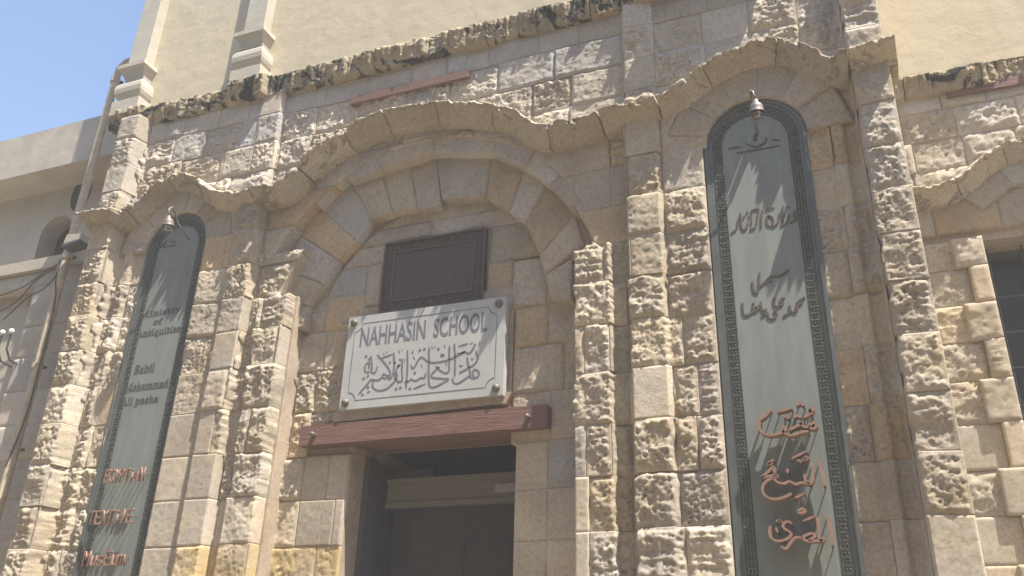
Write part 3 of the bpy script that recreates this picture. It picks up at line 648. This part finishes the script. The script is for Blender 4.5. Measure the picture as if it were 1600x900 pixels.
# ------------------------------------------------------------------ the two tall arched sign panels
def arch_outline(x0, x1, z0, zs, n=20):
    c = (x0 + x1) / 2; r = (x1 - x0) / 2
    return [(x0, z0), (x1, z0)] + [(c + r * math.cos(math.pi * k / n), zs + r * math.sin(math.pi * k / n)) for k in range(n + 1)]
def arch_panel(x0, x1, label, po):
    zs = 5.57; zb = 1.55
    T_ = thing('arched_sign_panel', label, 'sign', ((x0 + x1) / 2, 0, zb), 'tall arched metal sign panels beside the doorway')
    MB().prism(arch_outline(x0 + .035, x1 - .035, zb, zs)[::-1], -po, .14).obj('board', 'panel', T_)
    # outer frame, two steps
    for w0, w1, o0, nm in ((0, .03, po + .022, 'frame'), (.03, .052, po + .012, 'frame')):
        a = arch_outline(x0 + w0, x1 - w0, zb, zs, 28); b = arch_outline(x0 + w1, x1 - w1, zb, zs, 28)
        a = a[1:] + a[:1]; b = b[1:] + b[:1]; n = len(a); mb = MB()
        v = [(p[0], -o0, p[1]) for p in a] + [(p[0], -o0, p[1]) for p in b] + [(p[0], .14, p[1]) for p in a] + [(p[0], -po + .01, p[1]) for p in b]
        f = []
        for i in range(n - 1):
            f += [(i, i + 1, n + i + 1, n + i), (i, 2 * n + i, 2 * n + i + 1, i + 1), (n + i, n + i + 1, 3 * n + i + 1, 3 * n + i)]
        mb.add(v, f).obj(nm, 'frame', T_)
    # bead and leaf border
    mb = MB(); w = .10; xl, xr = x0 + w, x1 - w; c = (x0 + x1) / 2; r = (xr - xl) / 2; st = .05
    def bead(x, z, ang, k):
        ca, sa = math.cos(ang), math.sin(ang)
        def q(u, v, o): return (x + u * ca - v * sa, -po - o, z + u * sa + v * ca)
        h = .026
        mb.add([q(-h, -.006, 0), q(-h, .006, 0), q(h, .006, 0), q(h, -.006, 0), q(-h, -.006, .009), q(-h, .006, .009), q(h, .006, .009), q(h, -.006, .009)],
               [(4, 7, 6, 5), (0, 4, 5, 1), (2, 6, 7, 3), (1, 5, 6, 2), (0, 3, 7, 4)])
        for sx in (-1, 1):
            mb.add([q(sx * .004, .010, .0), q(sx * .022, .014, .0), q(sx * .019, .036, 0), q(sx * .003, .04, 0), q(sx * .012, .025, .012)], [(0, 1, 4), (1, 2, 4), (2, 3, 4), (3, 0, 4)])
    z = zb + .02
    while z < zs: bead(xl, z, 0, 0); bead(xr, z, 0, 0); z += st
    n = int(math.pi * r / st)
    for k in range(n): a = math.pi * (k + .5) / n; bead(c + r * math.cos(a), zs + r * math.sin(a), a, 0)
    for dx in (-.033, .033):
        pts = [(xr - dx, -po - .002, zb)] + [(c + (r - dx) * math.cos(math.pi * k / 24), -po - .002, zs + (r - dx) * math.sin(math.pi * k / 24)) for k in range(25)] + [(xl + dx, -po - .002, zb)]
        mb.tube(pts, .0052, 4, False)
    o = mb.obj('border_relief', 'bead', T_); o['kind'] = 'stuff'
    return T_
PO = .02
RP = arch_panel(-.83, -.05, 'tall green arched sign with copper Arabic lettering, right of the doorway', PO)
LP = arch_panel(mirror(-.05) - .0, mirror(-.83), 'tall green arched sign with English lettering beside the drainpipe corner', PO)

def script(strokes, f, out, th, w, name, mat, parent, dots=(), dr=.012):
    mb = MB()
    for s in strokes: pen(mb, [f(x, y) for x, y in s], out, th, w, .35)
    for x, y in dots: q = f(x, y); dot(mb, q[0], q[1], dr, out, th)
    return mb.obj(name, mat, parent)
d_ = PO + .006
f2 = lambda x, y: P(1130 + x / 10.587, 290 + y / 10.587, d_)
script([[(1225, 400), (1185, 420), (1165, 480), (1195, 540), (1235, 520), (1225, 450)], [(1232, 520), (1175, 590), (1095, 615)], [(1085, 450), (1080, 560), (1040, 620), (955, 655)],
        [(990, 330), (975, 450), (992, 600)], [(932, 450), (925, 570), (880, 640), (808, 682)], [(720, 500), (790, 488), (832, 560), (820, 630), (770, 672), (725, 630), (718, 560), (722, 500)],
        [(650, 405), (630, 500), (625, 700)], [(588, 380), (572, 500), (545, 660), (500, 712), (440, 726)], [(472, 480), (464, 660)], [(458, 432), (500, 388), (540, 392), (580, 365)],
        [(405, 610), (392, 700), (330, 738), (296, 680), (284, 440)], [(250, 545), (235, 680), (200, 740), (132, 778)]], f2, d_, .006, .014, 'arabic_lettering', 'dark', RP,
       [(1075, 358), (732, 396), (782, 378), (832, 364), (395, 440), (345, 515), (430, 510)], .009)
f3 = lambda x, y: P(1150 + x / 9, 410 + y / 9, d_)
script([[(742, 98), (670, 165), (580, 198), (480, 192), (420, 262), (340, 332)], [(330, 140), (325, 350), (290, 442), (240, 390), (228, 265)],
        [(972, 490), (920, 512), (850, 575)], [(938, 568), (870, 592), (838, 618), (868, 660), (825, 700), (765, 690), (752, 595)], [(765, 690), (720, 722), (665, 752)],
        [(688, 495), (645, 500), (605, 555), (668, 562), (640, 600), (572, 622), (536, 592), (532, 490)], [(572, 640), (528, 690), (575, 702), (560, 770), (500, 800), (452, 770), (443, 695)],
        [(348, 550), (355, 650), (380, 692), (428, 652)], [(318, 645), (280, 680), (235, 690), (160, 746), (100, 742), (88, 565)]], f3, d_, .006, .016, 'arabic_lettering', 'dark', RP,
       [(492, 265), (445, 275), (368, 750), (402, 736), (242, 578), (235, 626), (285, 620)], .010)
# emblem near the top of each board
def emblem(f, parent):
    script([[(380, 742), (890, 655)], [(285, 690), (440, 665)], [(490, 625), (560, 665), (640, 665), (720, 620), (730, 560)], [(800, 580), (890, 595)]], f, d_, .006, .017, 'emblem', 'bead', parent, [(605, 540), (600, 580)], .02)
emblem(lambda x, y: P(1100 + x / 7.5, 140 + y / 7.5, d_), RP)
emblem(lambda x, y: P(190 + x / 10.5, 330 + y / 11.5 - 4, d_), LP)
# copper calligraphy on stand-off rods
CO = PO + .115
f4 = lambda x, y: P(1170 + x / 7.5, 620 + y / 7.5, CO); f5 = lambda x, y: P(1170 + x / 6, 720 + y / 6, CO)
W1 = [[(250, 145), (215, 200), (120, 272)], [(130, 285), (115, 350), (150, 420), (240, 452), (350, 432), (422, 402), (432, 352), (400, 342), (380, 380), (420, 422), (480, 456), (560, 432), (640, 402), (700, 405)],
      [(480, 382), (560, 342), (622, 312), (590, 280)], [(600, 300), (640, 352), (700, 352), (740, 300), (792, 312), (790, 362), (740, 376), (702, 340)], [(335, 176), (500, 132)], [(560, 96), (600, 64), (642, 102)],
      [(720, 96), (762, 150), (722, 182), (700, 132), (742, 205)], [(530, 240), (562, 210), (602, 242)], [(412, 240), (440, 214), (462, 252)], [(640, 242), (722, 192)]]
W2 = [[(400, -22), (540, -92)], [(650, -10), (680, 80), (710, 235)], [(580, 5), (603, 80), (600, 190), (572, 216), (532, 190), (520, 125)],
      [(572, 216), (500, 200), (462, 212), (430, 222), (402, 195), (370, 190), (330, 216), (270, 202), (225, 160)], [(118, 156), (190, 92), (240, 40), (236, 112)],
      [(118, 156), (290, 124), (220, 160), (150, 192), (118, 270), (160, 340), (240, 362), (320, 346), (402, 305)], [(430, 346), (522, 304)], [(365, 75), (358, 95), (372, 110)], [(230, -15), (160, 45), (222, 15)],
      [(505, -25), (515, -5), (530, -32), (540, -8), (555, -40)], [(450, -10), (480, 0), (495, 15)]]
W3 = [[(458, 472), (500, 440), (536, 466), (492, 492), (458, 482)], [(508, 562), (632, 514)], [(728, 498), (762, 600), (782, 795)], [(638, 525), (656, 640), (662, 740), (702, 752), (690, 715)],
      [(690, 745), (600, 752), (522, 746), (500, 720), (560, 682), (612, 680), (622, 712), (560, 746)], [(505, 725), (440, 710), (392, 760), (350, 832), (300, 800)],
      [(402, 588), (362, 560), (310, 600), (340, 642), (402, 672), (382, 722), (300, 752), (232, 746), (190, 692), (200, 605)], [(262, 572), (274, 556), (282, 576), (294, 552), (302, 572)], [(252, 620), (270, 672)]]
def copper_script(W, f, parent):
    for s in W:
        mb = MB(); pen(mb, [f(x, y) for x, y in s], CO, .07, .019, .55); o = mb.obj('copper_stroke', 'copper', parent)
        ends = [s[0], s[-1]] + ([s[len(s) // 2]] if len(s) > 5 else [])
        for e in ends:
            q = f(*e); MB().tube([(q[0], -CO + .02, q[1]), (q[0], -PO + .01, q[1])], .0045, 6).obj('stand_off_rod', 'rod', o)
copper_script(W1, f4, RP); copper_script(W2, f5, RP); copper_script(W3, f5, RP)

# English lettering, serif letters
def serif(s):
    r = ''
    for c in s:
        if 'A' <= c <= 'Z': r += chr(0x1D400 + ord(c) - 65)
        elif 'a' <= c <= 'z': r += chr(0x1D41A + ord(c) - 97)
        else: r += c
    return r
for s, a, b, h in (('Ministry', (217, 499), (281, 487), .082), ('of', (239, 507), (253, 504), .062), ('Antiquities', (212, 530), (281, 519), .092), ('Sabil', (209, 584), (240, 580), .085), ('Mohammad', (194, 612), (262, 603), .08), ('Ali pasha', (188, 637), (246, 628), .095)):
    x, z = P(*a, d_); x2, _ = P(*b, d_)
    put_text(serif(s), x, z, d_ - .004, h, x2 - x, 'lettering', 'bead', LP, .002, .003)
LO = PO + .10
for s, a, b, h in (('EGYPTiaN', (159, 755), (222, 748), .125), ('TEXTilE', (134, 820), (204, 812), .125), ('MusEum', (125, 885), (192, 878), .13)):
    x, z = P(*a, LO); x2, _ = P(*b, LO); w = (x2 - x) / len(s)
    for i, ch in enumerate(s):
        if ch == ' ': continue
        hh = h * (1.0 if ch.isupper() or ch == 'l' else .95 if ch in 'ti' else .72)
        o = put_text(ch, x + i * w + w * (.05 if ch not in 'Iil' else .3), z, LO - .018, hh, w * (.9 if ch not in 'Iil' else .3), 'copper_letter', 'copper', LP, .004, .018)
        MB().tube([(x + (i + .45) * w, -LO + .02, z + h * .55), (x + (i + .45) * w, -PO + .01, z + h * .55)], .004, 5).obj('stand_off_rod', 'rod', o)

# ------------------------------------------------------------------ gooseneck lamps over the panels
def lamp(px, py, label):
    o = .36; x, z = P(px, py, o)
    T_ = thing('gooseneck_lamp', label, 'lamp', (x, -o, z), 'rusty gooseneck lamps over the arched signs')
    MB().lathe([(0, .085), (.016, .085), (.02, .06), (.042, .045), (.052, .02), (.054, -.01), (.058, -.014), (.056, -.018), (.048, -.016), (.042, .0), (.03, .03), (0, .04)], (x, -o, z), (0.05, -.25, 1), 18).obj('lamp_shade', 'lamp', T_, True)
    mb = MB()
    for k in range(4):
        a = k * math.pi / 2 + .4; mb.tube([(x + .045 * math.cos(a), -o + .045 * math.sin(a), z - .02), (x + .042 * math.cos(a), -o + .042 * math.sin(a), z - .09)], .004, 4)
    for zz in (-.05, -.09): mb.tube([(x + .045 * math.cos(a), -o + .045 * math.sin(a), z + zz) for a in np.linspace(0, 6.28, 14)], .004, 4, False)
    mb.obj('wire_guard', 'lamp', T_)
    MB().lathe([(0, -.085), (.02, -.08), (.034, -.055), (.03, -.02), (.02, .01), (0, .01)], (x, -o, z), (0, 0, 1), 12).obj('bulb', 'lamp', T_, True)
    MB().tube([(x, -o - .02, z + .08), (x - .012, -o - .02, z + .16), (x - .03, -o + .03, z + .21), (x - .035, -o + .09, z + .19), (x - .035, -o + .14, z + .10), (x - .035, -.06, z + .02), (x - .035, .02, z)], .0095, 8).obj('neck', 'lamp', T_, True)
lamp(1182, 172, 'rusty gooseneck lamp over the arched sign with Arabic lettering')
lamp(263, 350, 'small gooseneck lamp over the arched sign with English lettering')

# ------------------------------------------------------------------ right wing, set back 2.1 m
RW = 2.13
WG = thing('school_wing', 'recessed right wing of the school with barred window and red timber strip', 'building', (2.2, RW, 0))
def PW(x, y, o=0): return P(x, y, o - RW)
def wstone(x0, x1, z0, z1, code, out=0.0, **kw):
    stone([(x0, z0), (x1, z0), (x1, z1), (x0, z1)], code[0], code[1], base=out - RW, back=-RW - .08, parent=WG, step=.018, **kw)
wx1, wzt = PW(1533, 373)            # window left and head
wcx = wx1 + .95
MB().box(.3, wx1 - .0, RW + .045, RW + .5, 0, 7.4).obj('mortar_wall', 'm', WG)
MB().box(wx1, 6, RW + .045, RW + .5, wzt, 7.4).obj('mortar_wall', 'm', WG)
MB().box(wx1 + 1.9, 6, RW + .045, RW + .5, 0, wzt).obj('mortar_wall', 'm', WG)
_, wl = PW(1500, 480)
GW = [2.24, 2.62, 3.0, 3.38, 3.77, 4.15, 4.51, 4.86, 5.22, 5.6, 5.98, 6.3, 6.64, 6.98, 7.28]
for k in range(len(GW) - 1):
    z0, z1 = GW[k], GW[k + 1]
    if z0 < wzt - .1:
        j = wx1 - .26 + (.1 if k % 2 else 0)
        low = k < 4
        cs = ['sk', 'sc'] if low else [['rb', 'rb'], ['ry', 'my'], ['rb', 'my'], ['rb', 'rb'], ['rb', 'mk']][k % 5]
        bsx = [.35, .75, 1.15, j, wx1]
        for i in range(4): wstone(bsx[i], bsx[i + 1], z0, min(z1, wzt), cs[1 if i == 3 else 0] if not (i < 2 and low) else random.choice(['rb', 'sc']), .02 + (.05 if i == 3 else 0))
    else:
        x = .35
        while x < 4.2:
            w = random.uniform(.38, .6); c = random.choice(['rb', 'rw', 'ry', 'rg']) if z0 < 6.7 else random.choice(['mg', 'mt', 'mk'])
            if z0 < 5.9: c = 'm' + random.choice('kob')
            wstone(x, x + w, z0, z1, c); x += w
# hood moulding of the wing
hw = [PW(x, y, .3) for x, y in ((1390, 292), (1422, 286), (1465, 284), (1500, 268), (1530, 240), (1565, 218), (1602, 205), (1650, 200))]
moulding(hw + [(hw[-1][0] + .5, hw[-1][1] - .1), (hw[-1][0] + .9, hw[-1][1] - .45), (hw[-1][0] + 1.3, hw[-1][1] - .5)], [(a, b - RW) if 0 < i < 10 else (a, -RW - .05) for i, (a, b) in enumerate(HP)], 'h', 'hood_moulding', WG, -RW - .06, .6, .022, 41)
# voussoirs round the window head
cxw, czw, rw = wcx - .05, PW(1560, 330)[1] - .9, 1.25
for i in range(9):
    a0, a1 = math.radians(20 + i * 16), math.radians(20 + (i + 1) * 16)
    q = [(cxw + r * math.cos(a), czw + r * math.sin(a)) for r, a in ((rw, a1), (rw, a0), (rw + .42, a0), (rw + .42, a1))]
    if min(p[1] for p in q) > wzt + .02: stone(q, 'm', random.choice('kotb'), base=.045 - RW, back=-RW - .06, parent=WG, name='voussoir', step=.018)
zcw = PW(1500, 100, .15)[1]
moulding([(.3, zcw), (2.5, zcw), (6, zcw)], [(a, b - RW) if 0 < i < 8 else (a, -RW - .05) for i, (a, b) in enumerate(CP)], 'n', 'cornice_stone', WG, -RW - .06, .7, .034, 51)
x0, z0 = PW(1480, 152, .04)
MB().box(x0, x0 + 1.5, RW - .045, RW + .05, z0, z0 + .12).obj('wooden_strip', 'red', WG)
MB().box(.3, 6, RW, RW + .5, zcw - .02, 13.3).obj('plaster_wall', 'plaster', WG)
# window
wn = link('window', MB().box(wx1 - .02, wx1 + 1.92, RW + .42, RW + .46, 0, wzt + .05).mesh('window'), 'glass', WG)
for k in range(11):
    z = 1.6 + k * .34
    if z < wzt: MB().tube([(wx1, RW + .24, z), (wx1 + 1.9, RW + .24, z)], .011, 6).obj('bar', 'iron', wn)
for k in range(7): MB().tube([(wx1 + .06 + k * .29, RW + .25, 0.5), (wx1 + .06 + k * .29, RW + .25, wzt)], .011, 6).obj('bar', 'iron', wn)
MB().box(wx1 + .0, wx1 + .05, RW + .34, RW + .42, 0, wzt).obj('frame', 'frame', wn)
MB().box(wx1 + .05, wx1 + 1.9, RW + .34, RW + .42, wzt - .06, wzt).obj('frame', 'frame', wn)
# side return of the front bay
MB().box(.56, .60, .0, RW + .1, zc, 13.2).obj('plaster_wall', 'plaster', FAC)
for k in range(len(G) - 1):
    MB().box(.5, .572, .02, 1.0 + .2 * (k % 2), G[k] + .004, G[k + 1] - .004).obj('return_stone', 'b', FAC)
    MB().box(.5, .570, 1.006 + .2 * (k % 2), RW + .02, G[k] + .004, G[k + 1] - .004).obj('return_stone', 'b', FAC)

# ------------------------------------------------------------------ neighbouring building at the left
NB = thing('plastered_neighbour', 'grey plastered building with parapet and small arched recesses left of the drainpipe', 'building', (-9, .6, 0))
def PN(x, y, d): return P(x, y, -d)
dA = .55
zt = PN(60, 206, dA)[1]; zb = PN(60, 267, dA)[1]
MB().box(-16, -7.2, dA, dA + 1.2, zb, zt).obj('parapet', 'nb', NB)
dW = 1.0
sill = PN(50, 428, dW)[1]
# upper wall with three arched recesses
def wall_with_arches(x0, x1, z0, z1, y0, y1, holes, n=10):
    """wall face built as strips round arched openings (centre x, half width, sill z, spring z)"""
    parts = []; xs = x0
    for cx, hw, sz, pz in holes:
        parts.append(MB().box(xs, cx - hw, y0, y1, z0, z1))
        parts.append(MB().box(cx - hw, cx + hw, y0, y1, z0, sz)); mb = MB()
        pts = [(cx + hw * math.cos(math.pi * k / n), pz + hw * math.sin(math.pi * k / n)) for k in range(n + 1)][::-1]
        for a, b in zip(pts, pts[1:]):
            mb.add([(a[0], y0, a[1]), (b[0], y0, b[1]), (b[0], y0, z1), (a[0], y0, z1), (a[0], y1, a[1]), (b[0], y1, b[1])], [(0, 1, 2, 3), (0, 4, 5, 1)])
        parts.append(mb); xs = cx + hw
    parts.append(MB().box(xs, x1, y0, y1, z0, z1)); return parts
h1 = PN(78, 395, dW); h2 = PN(128, 300, dW)
hw_ = .27
holes = [(h1[0] - 2.6, hw_, h1[1] - .3, h1[1] + .1), (h1[0] - 1.3, hw_, h1[1] - .3, h1[1] + .1), (h1[0], hw_, PN(80, 424, dW)[1], PN(80, 366, dW)[1])]
for p_ in wall_with_arches(-16, -7.2, sill - .3, zb + .02, dW, dW + .3, holes): p_.obj('upper_wall', 'nb', NB)
for cx, hw2, sz, pz in holes: MB().box(cx - hw2 - .02, cx + hw2 + .02, dW + .26, dW + .34, sz - .02, pz + hw2 + .05).obj('recess_back', 'void', NB)
# flat dark oval by the pipe, a niche's shade put in as colour
rx, rz = PN(126, 303, dW - .01)
MB().prism([(rx + .16 * math.cos(a), rz + .26 * math.sin(a)) for a in np.linspace(0, 6.283, 17)[:-1]], dW - .012, dW + .01).obj('dark_niche_oval', 'void', NB)
# lower dressed-stone wall standing forward
LW = thing('dressed_stone_wall', 'smooth grey dressed stone wall with sunk window, behind the drainpipe', 'wall', (-8.5, .35, 0))
dL = .32
ztop = PN(60, 424, dL)[1]
MB().box(-16, -7.145, dL + .13, dL + .7, 0, ztop).obj('mortar_core', 'm', LW)
wxr, wz_t = PN(47, 472, dL)
rows = [.9, 1.28, 1.66, 2.05, 2.43, 2.81, 3.2, 3.6, 3.98, 4.36, 4.75, 5.12, ztop - .2, ztop]
rows = [r for r in rows if r <= ztop]
for k in range(len(rows) - 1):
    z0, z1 = rows[k], rows[k + 1]
    xs = [-7.145, -7.62 - .12 * (k % 2), wxr]
    for a, b in zip(xs, xs[1:]):
        stone([(b, z0), (a, z0), (a, z1), (b, z1)], 's', 't' if k > 4 else 'c', base=-dL, back=-dL - .14, parent=LW, step=.03)
    if z0 > wz_t - .1 or z1 < 3.2:
        for j in range(4): stone([(wxr - .6 * (j + 1), z0), (wxr - .6 * j, z0), (wxr - .6 * j, z1), (wxr - .6 * (j + 1), z1)], 's', 't' if k > 4 else 'c', base=-dL, back=-dL - .14, parent=LW, step=.04)
MB().box(wxr - 2.4, wxr, dL + .11, dL + .125, 3.2, wz_t).obj('sunk_panel', 'nb', LW)
MB().box(-16, -7.5, dL - .05, dL + .3, ztop, ztop + .14).obj('coping', 'nb', LW)
# far end rest of the wall
# wall lamps left
for k, (px, py) in enumerate(((4, 520), (18, 518))):
    x, z = PN(px, py, dL - .18)
    T_ = thing('wall_lamp', ('white knob-headed wall fitting nearer the left edge of the photograph', 'white knob-headed wall fitting nearer the drainpipe')[k], 'wall fitting', (x, dL - .18, z), 'white knob-headed fittings on the dressed stone wall')
    MB().lathe([(0, .035), (.02, .03), (.03, .01), (.03, -.01), (.018, -.03), (.0, -.035)], (x, dL - .18, z), (0, 0, 1), 12).obj('globe', 'white', T_, True)
    MB().tube([(x, dL - .18, z - .03), (x - .01, dL - .17, z - .2), (x - .01, dL - .1, z - .3), (x - .01, dL + .04, z - .32)], .012, 6).obj('bracket', 'iron', T_)

# ------------------------------------------------------------------ drainpipe and cables
dpo = .16
pt = [PN(x, y, dpo) for x, y in ((178, 132), (0, 790))]
xp = (pt[0][0] + pt[1][0]) / 2
DP = thing('drainpipe', 'tan painted drainpipe bending at the top, running down the left corner', 'drainpipe', (xp, dpo, 0))
zt_ = PN(180, 122, dpo)[1]
MB().tube([(xp, dpo, .2), (xp, dpo, 3.0), (xp + .01, dpo, 4.4), (xp - .01, dpo, 6.0), (xp, dpo, zt_), (xp + .02, dpo, zt_ + .12), (xp + .10, dpo, zt_ + .2), (xp + .35, dpo, zt_ + .24), (xp + .6, dpo, zt_ + .25)], .045, 12).obj('pipe', 'pipe', DP, True)
for py in (135, 392, 560, 690):
    z = PN(150, py, dpo)[1] if py > 200 else zt_ - .05
    MB().lathe([(.046, -.03), (.056, -.03), (.056, .03), (.046, .03)], (xp, dpo, z), (0, 0, 1), 12).obj('collar', 'pipe', DP)
    MB().box(xp - .07, xp + .07, dpo + .03, dpo + .06, z - .012, z + .012).obj('bracket', 'iron', DP)
x, z = PN(122, 378, dpo - .1)
FL = thing('floodlight', 'small pale floodlight box fixed at the corner beside the drainpipe', 'light', (x, .1, z))
MB().prism([(x - .12, z - .05), (x + .12, z - .03), (x + .11, z + .05), (x - .1, z + .07)][::-1], -.02, .12).obj('housing', 'nb', FL)
MB().prism([(x - .13, z - .09), (x + .13, z - .06), (x + .125, z - .03), (x - .125, z - .055)][::-1], -.035, .13).obj('rim', 'iron', FL)
for k, pts in enumerate((((0, 462), (40, 448), (70, 424), (92, 412), (100, 400)), ((0, 486), (30, 470), (52, 440), (84, 420), (100, 404)), ((5, 500), (45, 462), (70, 452), (92, 425)))):
    q = [PN(x, y, dL - .08) for x, y in pts]; q = smooth_path(q, 2)
    tag(MB().tube([(a, dL - .08, b) for a, b in q], .007, 5).obj('cable', 'cable', None),
        ('topmost thin dark cable sagging across the dressed stone wall to the drainpipe', 'middle dark cable sagging across the dressed stone wall to the drainpipe', 'lowest short dark cable below the others on the dressed stone wall')[k], 'cable', 'cables strung to the drainpipe')
q = [PN(x, y, dpo - .05) for x, y in ((92, 405), (86, 440), (88, 460), (76, 520), (62, 570), (42, 650), (8, 730))]
tag(MB().tube([(a, dpo - .05, b) for a, b in smooth_path(q, 2)], .008, 5).obj('cable', 'cable'), 'dark cable hanging down along the tan drainpipe', 'cable', 'cables strung to the drainpipe')

# ------------------------------------------------------------------ the houses across the street
OB = thing('opposite_house', 'plain ochre house across the street behind the viewer', 'building', (0, -9.5, 0))
MB().box(-26, 22, -18, -9.5, 0, 11.5).obj('wall', 'nb', OB)
MB().box(-26.2, 22.2, -18.2, -9.2, 11.5, 11.9).obj('parapet', 'nb', OB)
for k in range(12):
    for z in (1.0, 4.6, 8.2):
        w_o = MB().box(-24 + k * 4, -22.6 + k * 4, -9.52, -9.46, z, z + 2.1).obj('window', 'glass', OB)
        MB().box(-24.1 + k * 4, -22.5 + k * 4, -9.5, -9.4, z - .12, z).obj('sill', 'c', w_o)

# ------------------------------------------------------------------ ground
g = MB().add([(-60, -60, 0), (60, -60, 0), (60, 60, 0), (-60, 60, 0)], [(0, 1, 2, 3)]).obj('street', 'street')
g['kind'] = 'structure'

# ------------------------------------------------------------------ volume added to lift the shadows like lens veil
hz = MB().box(-62, 62, -62, 62, -1, 13.6).mesh('veil_haze')
hm = bpy.data.materials.new('veil_volume'); hm.use_nodes = True; ht = hm.node_tree; ht.nodes.remove(ht.nodes['Principled BSDF'])
pv = ht.nodes.new('ShaderNodeVolumePrincipled'); pv.inputs['Density'].default_value = .0070; pv.inputs['Color'].default_value = (.93, .92, .90, 1)
ht.links.new(pv.outputs[0], ht.nodes['Material Output'].inputs['Volume'])
ho = link('veil_haze', hz, hm); ho['kind'] = 'stuff'
